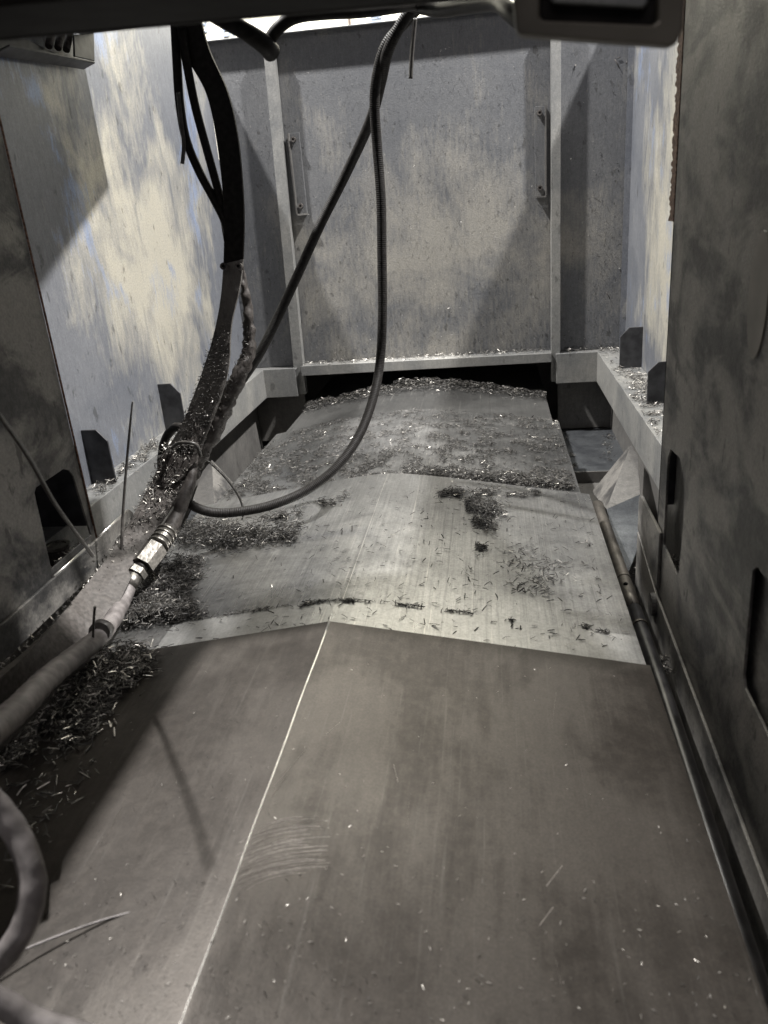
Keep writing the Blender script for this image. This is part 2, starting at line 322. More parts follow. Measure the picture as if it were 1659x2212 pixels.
# front panels with their cut-outs and bottom rails
def front_panel(s):
    x = .262 if s > 0 else -.702; e = .0035 * s
    ye = 1.243 if s > 0 else 1.197
    if s > 0:
        r = root('front_panel', 'dark stained right front panel with rusty upper edge and cut-outs', 'panel', 'front panels')
        cut = [(1.184, -.382), (1.120, -.377), (1.090, -.400), (1.077, -.458), (1.085, -.541), (1.10, -.551), (1.195, -.545), (1.199, -.40)]
        cut2 = [(.779, -.388), (.768, -.378), (.60, -.378), (.58, -.40), (.58, -.53), (.766, -.524), (.775, -.514)]
        holes = [[(x, y, z) for y, z in cut], [(x, y, z) for y, z in cut2]]
    else:
        r = root('front_panel', 'dark mottled left front panel with a chamfered window low down', 'panel', 'front panels')
        cut = [(1.057, -.374), (1.064, -.368), (1.150, -.367), (1.165, -.374), (1.174, -.388), (1.186, -.500), (1.05, -.500)]
        holes = [[(x, y, z) for y, z in cut]]
    zb = -.78 if s > 0 else -.562
    tag(holed('panel_sheet', [(x, .12, zb), (x, ye, zb if s > 0 else -.53), (x, ye, .60 if s > 0 else .185), (x, .12, .60 if s > 0 else .185)], holes, (e, 0, 0), M['front'], r), None)
    if s > 0:
        box('rail', (x - .010, .12, -.79), (x - .0005, ye + .12, -.632), M['front'], r, .002) if 0 else None
        prism('rail', [(x - .006, 1.20, -.628), (x - .006, 1.385, -.60), (x - .006, 1.385, -.535), (x - .006, 1.37, -.528), (x - .006, 1.20, -.528)], (.0055, 0, 0), M['front'], r)
        prism('lower_rail', [(x - .006, .12, -.79), (x - .006, 1.385, -.79), (x - .006, 1.385, -.605), (x - .006, 1.20, -.640), (x - .006, .12, -.70)], (.0045, 0, 0), M['front'], r)
        prism('back_plate', [(x + .010, .2, -.75), (x + .010, .90, -.75), (x + .010, .90, -.30), (x + .010, .2, -.30)], (.003, 0, 0), M['front'], r)
        box('shade_plate', (x + .025, .95, -.62), (x + .028, 1.36, -.36), M['dark'], r)  # dark sheet added behind the cut-out to hide the lit shelf lip
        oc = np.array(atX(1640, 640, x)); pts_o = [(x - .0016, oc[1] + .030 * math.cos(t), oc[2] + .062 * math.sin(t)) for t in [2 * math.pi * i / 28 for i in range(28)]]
        prism('oval_patch', pts_o, (.0012, 0, 0), M['oval'], r)  # thin oval laid on the panel, paler than the sheet around it
        boss = disc('boss', atX(1415, 1305, x - .006), .019, .008, (-1, 0, 0), M['front'], r, 20)
        # rusty ragged sealing edge
        pts = []; N = 90; rr = random.Random(3)
        for i in range(N + 1): z = .235 - i * (.235 + .06) / N; pts.append((x - .001, ye + .001, z))
        V = []; Fc = []
        for i, p in enumerate(pts):
            w = .022 + .014 * rr.random() + .012 * noise.noise(Vector((0, 0, p[2] * 60)))
            V += [p, (p[0], p[1] + w, p[2]), (p[0] + .004, p[1] + w, p[2]), (p[0] + .004, p[1], p[2])]
        for i in range(N):
            for a in range(4): Fc.append((4 * i + a, 4 * i + (a + 1) % 4, 4 * i + 4 + (a + 1) % 4, 4 * i + 4 + a))
        me = bpy.data.meshes.new('rust_edge'); me.from_pydata(V, [], Fc); fix(me); link('rust_edge', me, M['rust'], r)
        tube('seam', [(x + .002, ye + .003, -.79), (x + .002, ye + .003, .6)], .0022, M['beam'], r, seg=6, k=0)
    else:
        prism('rail', [(x + .001, .12, -.562), (x + .001, 1.31, -.562), (x + .001, 1.335, -.548), (x + .001, 1.338, -.520), (x + .001, 1.325, -.508), (x + .001, 1.16, -.512), (x + .001, .12, -.512)], (.006, 0, 0), M['front'], r, .0015)
        tube('rail_rim', [(x + .004, 1.045, -.511), (x + .004, 1.165, -.511)], .0022, M['edge'], r, seg=6, k=0)
        tube('rail_rim', [(x + .004, 1.20, -.5105), (x + .004, 1.32, -.5085)], .0020, M['edge'], r, seg=6, k=0)
        tube('seam', [(x + .001, ye + .002, -.53), (x + .001, ye + .002, .185)], .002, M['rust'], r, seg=6, k=0)
    return r
front_panel(1); front_panel(-1)
# bolt standing on the shelf inside the left cut-out
st = root('clamp_stud', 'short round stud seen through the left panel cut-out', 'stud')
c0 = np.array(atX(128, 1200, -.745)); disc('stud_body', (c0[0], c0[1], c0[2] - .03), .020, .045, (0, 0, 1), M['grime'], st, 20); disc('collar', (c0[0], c0[1], c0[2] + .0155), .0215, .005, (0, 0, 1), M['nut'], st, 20, .016)
box('foot', (c0[0] - .03, c0[1] - .03, c0[2] - .06), (c0[0] + .02, c0[1] + .06, c0[2] - .0305), M['dark'], st)
# inner box behind the left cut-out (shelf carries on behind the panel)
# unseen sheets added above the front, shaped to block the hall lamps
rf = root('shade_sheets', 'unseen dark sheets added over the front to block lamp light', 'light blocker')
box('front_shade', (-.455, .14, .62), (.5, 1.17, .625), M['front'], rf)  # unseen; edges set by how far lamp light should reach
prism('corner_shade', [(-.83, 1.1, .37), (-.34, 1.1, .37), (-.60, 1.80, .37), (-.83, 1.80, .37)], (0, 0, .004), M['front'], rf)  # added out of view, slanted to throw a diagonal shadow on the left wall
box('middle_shade', (-.46, 1.171, .62), (.03, 1.47, .625), M['front'], rf)  # added out of view to keep lamp light off both front panels
# bracket hanging in the upper left corner
bk = root('corner_bracket', 'grey angle bracket on the left wall under the black beam', 'bracket')
def PX(pts, x): return [atX(u, v, x) for u, v in pts]
prism('bracket_flange', [atX(20, 95, -.80), atX(205, 132, -.80), atX(180, 146, -.825), atX(-20, 115, -.825)], (0, 0, -.004), M['black'], bk)
prism('bracket_web', [atX(160, 76, -.80), atX(203, 70, -.80), atX(205, 132, -.80), atX(162, 122, -.80)], (-.004, 0, 0), M['black'], bk)
prism('bracket_back', [atX(-20, 80, -.823), atX(60, 85, -.823), atX(180, 144, -.823), atX(-20, 118, -.823)], (-.003, 0, 0), M['black'], bk)
for (u, v) in ((105, 100), (125, 104), (143, 108)):
    tube('bracket_bolt', [atX(u, v, -.815), atX(u + 8, v - 34, -.815)], .007, M['grime'], bk, seg=8, k=0)
# ------------------------------------------------------------------ sliding covers
XRG = -.232; SL = .165
COV = [  # y0, y1, ridge z, half width, ridge radius
 (.02, .930, -.530, .428, .0015), (.90, 1.600, -.5480, .426, .055), (1.57, 2.205, -.562, .412, .07), (2.17, 3.05, -.5765, .398, .085)]
def zc(i, x):
    y0, y1, zr, hw, r = COV[i]; return zr - SL * (math.sqrt((x - XRG) ** 2 + r * r) - r)
way = root('sliding_way_cover', 'ridged telescopic steel way cover of four overlapping plates, brushed and scattered with chips', 'way cover')
cov_lab = ['dull dirty nearest plate with bright scratched ridge', 'shiny brushed second plate', 'chip-strewn third plate', 'smooth rearmost plate under the ledge']
for i, (y0, y1, zr, hw, r) in enumerate(COV):
    xs = sorted(set([XRG + hw * t for t in (-1, -.75, -.5, -.3, 0, .3, .5, .75, 1)] + [XRG + r * t for t in (-4, -3, -2.5, -2, -1.6, -1.3, -1, -.75, -.5, -.25, 0, .25, .5, .75, 1, 1.3, 1.6, 2, 2.5, 3, 4) if abs(t * r) < hw * .98]))
    th = .0035; prof = [(XRG - hw, zc(i, XRG - hw) - .06)] + [(x, zc(i, x)) for x in xs] + [(XRG + hw, zc(i, XRG + hw) - .06)]
    inner = [(x + (th if x < XRG - hw + .001 else -th if x > XRG + hw - .001 else 0), z - th) for x, z in prof]
    loop = prof + inner[::-1]; n = len(loop); ys = [y0, y1]
    V = [(x, y, z) for y in ys for x, z in loop]; Fc = []
    for a in range(n): b_ = (a + 1) % n; Fc.append((a, b_, b_ + n, a + n))
    h = len(prof)
    for k in range(h - 1):
        q = (k, k + 1, n - 2 - k, n - 1 - k); Fc.append(q[::-1]); Fc.append(tuple(v + n for v in q))
    me = bpy.data.meshes.new('cover_plate'); me.from_pydata(V, [], Fc); fix(me)
    o = link('cover_plate', me, (M['top'], M['brush'], M['brush'], M['rear'])[i], way, .0007 if i < 1 else 0); tag(o, cov_lab[i])
    if i > 0:
        for p_ in me.polygons: p_.use_smooth = True
        me.set_sharp_from_angle(angle=.45)
    if i < 3:   # rubber wiper lip under the far edge
        me = bpy.data.meshes.new('wiper_lip'); t = [(x, z - th - .0005) for x, z in prof[1:-1]]
        V = [(x, y, z + dz) for y in (y1 - .004, y1 + .0015) for dz in (0, -.006) for x, z in t]; m_ = len(t); Fc = []
        for k in range(m_ - 1):
            Fc += [(k, k + 1, m_ + k + 1, m_ + k), (2 * m_ + k, 3 * m_ + k, 3 * m_ + k + 1, 2 * m_ + k + 1), (k, 2 * m_ + k, 2 * m_ + k + 1, k + 1), (m_ + k, m_ + k + 1, 3 * m_ + k + 1, 3 * m_ + k)]
        me.from_pydata(V, [], Fc); link('wiper_lip', me, M['rubber'], o)
xs = [XRG - .27 + .695 * k / 24 for k in range(25)]; V = []; Fc = []
for dz in (.0008, -.0008):
    for y in (.9305, 1.018): V += [(x, y, zc(1, x) + dz) for x in xs]
for k in range(24): Fc += [(k, k + 1, 26 + k, 25 + k), (50 + k, 75 + k, 76 + k, 51 + k), (k, 50 + k, 51 + k, k + 1), (25 + k, 26 + k, 76 + k, 75 + k)]
me = bpy.data.meshes.new('polished_strip'); me.from_pydata(V, [], Fc); fix(me); tag(link('polished_strip', me, M['clean'], way), 'wiped bright strip next to the nearest plate')
# worn bright bead along the ridge of the nearest plate
tube('ridge_scratch', [(XRG + .0004 * math.sin(y * 31), y, zc(0, XRG) - .0003) for y in np.linspace(.03, .928, 30)], [.0004, .0006, .0012, .0015], M['edge'], way, seg=6, k=0)
tube('ridge_scratch', [(XRG, y, zc(1, XRG) - .0004) for y in np.linspace(.935, 1.55, 12)], .0006, M['edge'], way, seg=6, k=0)
arcs = []; rr = random.Random(12)
for k in range(64):
    v0 = 1765 + k * 1.9 + rr.uniform(-2, 2); u0 = 545 + rr.uniform(-25, 30) - k * .5; u1 = 690 + rr.uniform(-60, 25)
    P_ = []
    for j in range(7):
        t = j / 6; u = u0 + (u1 - u0) * t; v = v0 + 36 * (1 - t) ** 2.2; z = -.55
        for _ in range(5): q = atZ(u, v, z); z = zc(0, q[0])
        P_.append((q[0], q[1], z + .0003))
    arcs.append((P_, rr.uniform(.00008, .00028)))
for (u0, v0, u1, v1) in ((1194, 1556, 1201, 1495), (700, 1590, 735, 1560), (590, 1700, 660, 1620), (585, 1725, 622, 1672), (1165, 2000, 1195, 1960), (1180, 1915, 1215, 1870), (880, 1790, 884, 1730), (240, 1790, 262, 1745), (170, 1640, 190, 1610), (1200, 2070, 1212, 2130), (860, 1690, 850, 1650), (980, 1820, 985, 1760)):
    P_ = []
    for j in range(7):
        u, v = u0 + (u1 - u0) * j / 6, v0 + (v1 - v0) * j / 6; z = -.55
        for _ in range(5): q = atZ(u, v, z); z = zc(0, q[0])
        P_.append((q[0], q[1], z + .0003))
    arcs.append((P_, .0004))
V = []; Fc = []
for P_, w in arcs:
    b0 = len(V)
    for q in P_: V += [(q[0], q[1] - w, q[2]), (q[0], q[1] + w, q[2]), (q[0], q[1], q[2] + .00012)]
    for j in range(len(P_) - 1):
        k = b0 + j * 3; Fc += [(k, k + 3, k + 5, k + 2), (k + 2, k + 5, k + 4, k + 1), (k, k + 1, k + 4, k + 3)]
me = bpy.data.meshes.new('scratch_marks'); me.from_pydata(V, [], Fc); so = link('scratch_marks', me, M['scr'], way); so['kind'] = 'stuff'
# pipe along the right edge
pp = root('guide_pipe', 'round dirty steel pipe lying along the right edge of the covers', 'pipe')
tag(tube('pipe_body', [(.228, y, -.683) for y in np.linspace(1.232, 1.72, 12)], .0125, M['pipe'], pp, seg=20, k=0), 'tan far length, coloured as lit')
tag(tube('pipe_body', [(.228 - .012 * max(0, 1 - y), y, -.683 - .02 * max(0, 1 - y)) for y in np.linspace(.3, 1.2315, 16)], .0122, M['pdark'], pp, seg=20, k=0), 'near length, coloured dark as in shade')
for y in (1.34, 1.17): tube('pipe_joint', [(.228, y, -.683), (.228, y + .006, -.683)], .0137, M['pipe'], pp, seg=20, k=0)
tube('pipe_hole', [(.223, 1.30, -.6712), (.226, 1.303, -.6704)], .004, M['beam'], pp, seg=8, k=0)
# ------------------------------------------------------------------ top of the picture
bm_ = root('cross_beam', 'thick black beam across the top left, close to the lens', 'beam')
a, b_ = np.array(atY(-60, 90, .54)) - (0, .08, 0), np.array(atY(1080, -9, .54)) - (0, .08, 0); d = (b_ - a)
prism('beam_body', [a, b_, b_ + (0, 0, .16), a + (0, 0, .16)], (0, .08, 0), M['beam'], bm_, .004)
prism('beam_flange', [a + (0, .081, .0), b_ + (0, .081, .0), b_ + (0, .081, .014), a + (0, .081, .014)], (0, .006, 0), M['rubber'], bm_, .002)
lh = root('lamp_housing', 'tan rectangular frame with a dark recess at the top right, close to the lens', 'lamp housing')
Yh = .52
o1 = [atY(u, v, Yh) for u, v in ((1108, -90), (1109, 10), (1116, 66), (1126, 76), (1445, 99), (1462, 94), (1477, 60), (1484, -90))]
h1 = [atY(u, v, Yh) for u, v in ((1166, -60), (1166, 36), (1174, 44), (1410, 54), (1422, 44), (1424, -60))]
holed('frame_front', o1, [h1], (0, .012, 0), M['frame'], lh, .003)
prism('recess_back', [atY(u, v, Yh + .011) for u, v in ((1150, -80), (1150, 60), (1440, 66), (1440, -80))], (0, .03, 0), M['beam'], lh, .002)
prism('lens_panel', [atY(u, v, Yh + .0105) for u, v in ((1187, -60), (1187, 4), (1196, 11), (1386, 22), (1396, 12), (1398, -60))], (0, -.006, 0), M['shelf'], lh, .003)
prism('frame_body', [atY(u, v, Yh + .042) for u, v in ((1118, -90), (1126, 60), (1455, 84), (1478, -90))], (0, .02, 0), M['frame'], lh, .003)
# outside: a bright cream board beyond the open top
bd = root('outside_board', 'overexposed cream board with grey-blue lettering beyond the open top', 'board')
YO = 3.3
p = np.array(atY(700, 60, YO)); box('board_sheet', (-1.6, YO, .2), (1.2, YO + .02, 1.5), M['board'], bd)
def text(s, u, v, hpx, rot=0):
    c = bpy.data.curves.new('lettering', 'FONT'); c.body = s; c.size = hpx * YO / FL * 1.25; c.extrude = .001
    t = bpy.data.objects.new('lettering_tmp', c); COL.objects.link(t)
    dg = bpy.context.evaluated_depsgraph_get(); me = bpy.data.meshes.new_from_object(t.evaluated_get(dg)); bpy.data.objects.remove(t)
    o = link('lettering', me, M['ink'], bd); q = atY(u, v, YO - .002); o.location = q; o.rotation_euler = (math.pi / 2, 0, 0); return o
text('BI', 480, 80, 26); text('ld', 425, 72, 26); 
for (u, v, w, h) in ((806, 46, 9, 3), (806, 40, 9, 3), (806, 34, 9, 3), (806, 26, 9, 3), (818, 45, 11, 3), (818, 38, 11, 3), (818, 30, 11, 3), (806, 14, 9, 3), (818, 14, 11, 3), (755, 50, 5, 20), (815, 20, 1.5, 30), (818, 10, 11, 3)):
    q = atY(u, v, YO - .003); k = YO / FL
    box('printed_mark', (q[0] - w * k / 2, YO - .003, q[2] - h * k / 2), (q[0] + w * k / 2, YO - .0005, q[2] + h * k / 2), M['ink'] if w != 5 else M['brown'], bd, 0)
# ------------------------------------------------------------------ bundle on the left
fb = root('flat_band', 'wide flat band curving down from the beam into the chip-covered bundle', 'cable band')
Lp = [(376, 40), (404, 120), (447, 200), (470, 300), (482, 400), (486, 500), (485, 570), (478, 650), (462, 730), (440, 800), (414, 870), (388, 930), (358, 975), (335, 1040), (312, 1082), (275, 1150), (232, 1215), (160, 1300), (60, 1400), (-40, 1480)]
Rp = [(435, 40), (455, 110), (494, 200), (516, 300), (526, 400), (529, 480), (527, 560), (520, 620), (502, 700), (496, 790), (478, 860), (455, 920), (430, 985), (414, 1040), (388, 1090), (345, 1165), (295, 1235), (235, 1340), (110, 1480), (-20, 1590)]
Yb_ = [1.36, 1.37, 1.38, 1.38, 1.38, 1.38, 1.38, 1.375, 1.37, 1.36, 1.35, 1.34, 1.33, 1.31, 1.28, 1.22, 1.14, 1.02, .86, .74]
tag(band('band_strip', along(Lp[:7], Yb_[:7]), along(Rp[:7], Yb_[:7]), .006, M['rubber'], fb), 'black upper half above the two bolts')
tag(band('band_strip', along(Lp[6:14], [y - .004 for y in Yb_[6:14]]), along(Rp[6:14], [y - .004 for y in Yb_[6:14]]), .005, M['strap'], fb, lump=.001), 'grey dusty lower half below the two bolts')
tag(band('band_strip', along(Lp[12:], [y - .008 for y in Yb_[12:]]), along(Rp[12:], [y - .008 for y in Yb_[12:]]), .012, M['grime'], fb, lump=.0015), 'chip-caked bottom stretch')
for u, v in ((488, 577), (520, 577)):
    p = atY(u, v, 1.366); disc('bolt', p, .006, .014, (0, -1, .2), M['grime'], fb, 12, .003)
tube('edge_wire', along([(398, 1062), (362, 1115), (318, 1180), (278, 1236)], [1.27, 1.23, 1.18, 1.12]), .0018, M['edge'], fb, seg=8)
def hose(name, label, px, ys, r, mat, lump=0, seg=14, cat='hose', group=None, k=10):
    o = tube(name, along(px, ys), r, mat, None, seg, k, lump); return tag(o, label, cat, group or {'cable tie': 'cable-tie and wire tails', 'cable': 'thin black cables beside the flat band'}.get(cat, 'hoses running through the machine'))
hose('cable', 'thin black cable at the outer left of the flat band', [(378, 50), (382, 130), (388, 220), (402, 300), (430, 370), (462, 430), (486, 480), (500, 540)], [1.36, 1.36, 1.37, 1.38, 1.38, 1.38, 1.38, 1.395], .0072, M['rubber'], cat='cable')
hose('cable', 'thin black cable between the outer cable and the flat band', [(392, 60), (404, 140), (422, 230), (446, 320), (468, 400), (482, 460), (492, 520)], [1.35, 1.36, 1.37, 1.375, 1.38, 1.385, 1.395], .0070, M['rubber'], cat='cable')
hose('cable_tie', 'short black cable-tie tail ending beside the left cable', [(385, 200), (391, 260), (397, 310), (394, 354)], [1.345, 1.345, 1.35, 1.35], .0034, M['tie'], seg=6, cat='cable tie')
hose('hose', 'rough chip-coated hose joining the bundle right of the flat band', [(512, 560), (528, 620), (537, 690), (537, 760), (512, 820), (484, 880), (455, 940), (430, 985), (412, 1030)], [1.40, 1.40, 1.40, 1.39, 1.37, 1.36, 1.35, 1.34, 1.33], [.006, .007, .009, .011, .014, .016, .017, .016, .014], M['grime'], lump=.006, seg=18)
hose('hose', 'black hose running diagonally from the top centre down to the bundle', [(900, 10), (868, 50), (838, 110), (822, 180), (800, 260), (750, 370), (690, 490), (640, 600), (598, 690), (560, 765), (510, 840), (470, 905), (430, 960), (410, 1000)], [1.45, 1.45, 1.46, 1.5, 1.55, 1.6, 1.6, 1.58, 1.55, 1.50, 1.45, 1.40, 1.36, 1.34], .0094, M['braid'], seg=16)
hose('hose', 'ribbed black hose hanging from the top centre and looping low over the covers', [(905, 15), (878, 45), (835, 95), (815, 160), (809, 225), (815, 320), (823, 430), (825, 550), (826, 680), (821, 780), (806, 860), (776, 940), (728, 1008), (664, 1058), (590, 1090), (520, 1105), (460, 1107), (412, 1090), (385, 1060)], [1.47, 1.47, 1.47, 1.48, 1.49, 1.5, 1.5, 1.5, 1.5, 1.5, 1.47, 1.43, 1.39, 1.36, 1.33, 1.31, 1.30, 1.29, 1.30], .0088, M['braid'], seg=16)
hose('hose', 'black hose loop bulging from the left of the bundle', [(420, 945), (385, 922), (362, 940), (350, 980), (352, 1030), (372, 1080)], [1.40, 1.42, 1.43, 1.42, 1.40, 1.39], .0085, M['rubber'], lump=.001)
hose('bundle_wrap', 'thick chip-caked wrapping around the hose bundle', [(470, 870), (440, 920), (415, 965), (388, 1010), (366, 1060), (346, 1100), (320, 1150)], [1.36, 1.35, 1.34, 1.33, 1.31, 1.28, 1.24], [.012, .021, .025, .027, .027, .022, .006], M['grime'], lump=.003, seg=28, cat='cable wrap')
hose('cable_tie', 'black cable tie cinched round the bundle', [(372, 968), (385, 958), (405, 956), (425, 962), (434, 985)], [1.31, 1.295, 1.29, 1.295, 1.31], .0035, M['tie'], seg=6, cat='cable tie')
# hose with the plated fitting, ending at the lens side
hf = root('fitting_hose', 'grey hose with a shiny plated screw fitting lying on the chips', 'hose')
tube('hose_upper', along([(418, 990), (412, 1040), (395, 1080), (382, 1108), (374, 1128), (362, 1150)], [1.32, 1.29, 1.26, 1.25, 1.235, 1.22]), [.008, .010, .013, .013, .0145, .0155], M['grime'], hf, 16, lump=.002)
f0, f1, f2, f3, f4 = [np.array(atY(*p)) for p in ((364, 1146, 1.22), (340, 1180, 1.18), (308, 1222, 1.14), (292, 1243, 1.12), (276, 1272, 1.10))]
tube('ferrule', [f0, f1], .0175, M['nut'], hf, 18, k=0)
for t in (.1, .35, .6, .85): q = f0 + (f1 - f0) * t; tube('ferrule_ring', [q, q + (f1 - f0) * .12], .0192, M['nut'], hf, 18, k=0)
hx = tube('hex_nut', [f1 + (f2 - f1) * .05, f2], .0205, M['nut'], hf, 6, k=0)
for p_ in hx.data.polygons: p_.use_smooth = False
tube('collar', [f2, f2 + (f3 - f2) * .5], .013, M['rubber'], hf, 16, k=0); sn = tube('small_nut', [f2 + (f3 - f2) * .5, f3], .0175, M['nut'], hf, 6, k=0)
for p_ in sn.data.polygons: p_.use_smooth = False
tube('sleeve', [f3, f4], [.014, .012], M['nut'], hf, 16, k=0)
tube('hose_lower', [tuple(f4)] + along([(262, 1305), (236, 1350), (205, 1385), (160, 1420), (100, 1470), (40, 1530), (-40, 1600)], [1.06, .98, .92, .84, .74, .64, .54]), [.013, .0130, .0135, .014, .0150, .0155, .0150, .014], M['near'], hf, 20, lump=.0012)
tube('clamp', along([(225, 1352), (222, 1358), (214, 1366)], [.955, .95, .935]), .0155, M['tie'], hf, 18, k=0)
hose('hose', 'thin dark cable under the grey hose at lower left', [(175, 1435), (128, 1470), (70, 1535), (0, 1605), (-60, 1650)], [.84, .76, .66, .57, .5], .006, M['rubber'])
hose('hose', 'pale grey hose curling in from the left edge, close to the lens', [(-60, 1690), (-10, 1740), (35, 1800), (64, 1870), (70, 1930), (52, 2000), (10, 2065), (-60, 2130)], [.40, .40, .395, .385, .375, .365, .355, .35], .0092, M['near'], lump=.0008, seg=22)
hose('hose', 'pale hose crossing the bottom left corner, close to the lens', [(-60, 2130), (0, 2165), (70, 2205), (170, 2240), (300, 2270)], [.30, .30, .30, .30, .30], .0080, M['near'], lump=.0006, seg=22)
# cable-tie tails
hose('cable_tie', 'upright stiff cable-tie tail left of the bundle', [(286, 868), (280, 930), (272, 1020), (265, 1120), (262, 1210)], [1.22, 1.22, 1.2, 1.18, 1.15], [.0014, .0022, .0024, .0026, .003], M['tie'], seg=6, cat='cable tie')
hose('cable_tie', 'blurred cable-tie tail slanting across the left front panel', [(-10, 885), (60, 985), (120, 1090), (175, 1165), (200, 1200)], [.62, .70, .80, .92, 1.0], [.0022, .0024, .0026, .0028, .003], M['tie'], seg=6, cat='cable tie')
hose('cable_tie', 'curved cable-tie tail right of the bundle above the low hose', [(425, 982), (455, 1000), (490, 1035), (516, 1072), (526, 1105), (520, 1130)], [1.33, 1.36, 1.40, 1.43, 1.45, 1.46], [.0035, .003, .003, .0028, .0025, .0012], M['tie'], seg=6, cat='cable tie')
hose('cable_tie', 'thin dark wire tail hanging below the bundle, the longer of two', [(412, 1010), (418, 1050), (402, 1080), (388, 1115)], [1.33, 1.36, 1.37, 1.38], .0018, M['tie'], seg=6, cat='cable tie')
hose('cable_tie', 'thin dark wire tail hanging below the bundle, the right-hand one', [(420, 1080), (412, 1100), (404, 1118)], [1.37, 1.38, 1.39], .0016, M['tie'], seg=6, cat='cable tie')
hose('cable_tie', 'short dark wire stub hanging left of the two wire tails', [(386, 1062), (384, 1078), (382, 1096)], [1.33, 1.34, 1.35], .0014, M['tie'], seg=6, cat='cable tie')
hose('cable_tie', 'black cable-tie tail hanging straight down at the top centre', [(897, 40), (893, 80), (889, 130), (887, 170)], [1.44, 1.44, 1.44, 1.44], .0034, M['tie'], seg=6, cat='cable tie')
hose('cable_tie', 'pale blurred cable-tie tail lying on the nearest plate at lower left', [(-30, 2090), (80, 2040), (200, 1995), (285, 1970)], [.405, .428, .450, .463], .0011, M['near'], seg=6, cat='cable tie')
hose('cable_tie', 'dark tie tail standing at the hose clamp', [(201, 1400), (202, 1350), (205, 1310)], [.905, .90, .90], .002, M['tie'], seg=6, cat='cable tie')
# hoses across the open top
hose('hose', 'thick black hose drooping to a blunt end above the left rib', [(440, 20), (480, 42), (530, 68), (570, 95), (586, 112)], [1.15, 1.15, 1.16, 1.18, 1.2], [.009, .010, .011, .0125, .013], M['rubber'])
hose('hose', 'black hose rising from the blunt end to the top centre', [(578, 92), (604, 58), (640, 36), (700, 28), (780, 24), (860, 14), (910, 6)], [1.19, 1.19, 1.2, 1.22, 1.25, 1.3, 1.4], .0085, M['rubber'])
hose('hose', 'black hose running right from the top centre to the tan frame', [(890, 12), (950, 22), (1010, 12), (1070, 6), (1100, 26), (1130, 48), (1160, 50)], [1.42, 1.3, 1.2, 1.1, 1.02, .98, .95], .0095, M['rubber'])
hose('hose', 'black hose along the very top behind the beam', [(560, 2), (700, 8), (830, 2), (920, -4), (1080, -12)], [1.3, 1.3, 1.32, 1.35, 1.35], .006, M['rubber'])
# ------------------------------------------------------------------ metal chips
def inpoly(u, v, P):
    c = False; j = len(P) - 1
    for i in range(len(P)):
        if (P[i][1] > v) != (P[j][1] > v) and u < (P[j][0] - P[i][0]) * (v - P[i][1]) / (P[j][1] - P[i][1]) + P[i][0]: c = not c
        j = i
    return c
def edge_d(u, v, P):
    q = Vector((u, v)); best = 1e9
    for i in range(len(P)):
        a = Vector(P[i - 1]); b = Vector(P[i]); ab = b - a; t = max(0, min(1, (q - a).dot(ab) / max(ab.length_squared, 1e-6))); best = min(best, (q - a - ab * t).length)
    return best
def sample(poly, n, surf, nz=0, nscale=25, thr=.0, height=0, seed=1, feather=10):
    """n points in a measured outline dropped on a real surface; clumped by noise"""
    rr = random.Random(seed); us = [p[0] for p in poly]; vs = [p[1] for p in poly]; out = []; tries = 0; feather = min(feather * 1.6, .32 * min(max(us) - min(us), max(vs) - min(vs)))
    while len(out) < n and tries < n * 25:
        tries += 1; u = rr.uniform(min(us), max(us)); v = rr.uniform(min(vs), max(vs))
        if not inpoly(u, v, poly): continue
        k0 = edge_d(u, v, poly) / max(feather, .01) - .35 + 1.1 * noise.noise(Vector((u * .05, v * .08, seed))) + .5 * noise.noise(Vector((u * .16, v * .22, seed)))
        if feather and k0 < 1 and rr.random() > max(.04, k0): continue
        p = surf(u, v)
        if p is None: continue
        if nz:
            k = noise.noise(Vector((p[0] * nscale, p[1] * nscale, p[2] * nscale + seed)))
            if k < thr + (rr.random() - .5) * .35: continue
        if feather and n > 250 and rr.random() < .07:
            out.append((p[0] + rr.gauss(0, .022), p[1] + rr.gauss(0, .026), p[2] - (SL * .0) + .0005)); continue
        out.append((p[0], p[1], p[2] + height * rr.random() ** 1.3))
    return out
def on_cover(i):
    def f(u, v):
        y0, y1, zr, hw, r = COV[i]; z = zr - .03
        for _ in range(4): p = atZ(u, v, z); z = zc(i, p[0])
        if abs(p[0] - XRG) > hw or p[1] > y1 + .01: return None
        if i > 0 and p[1] < COV[i - 1][1] - .002: return None
        return (p[0], p[1], z + .0012)
    return f
def flat(z): return lambda u, v: atZ(u, v, z)
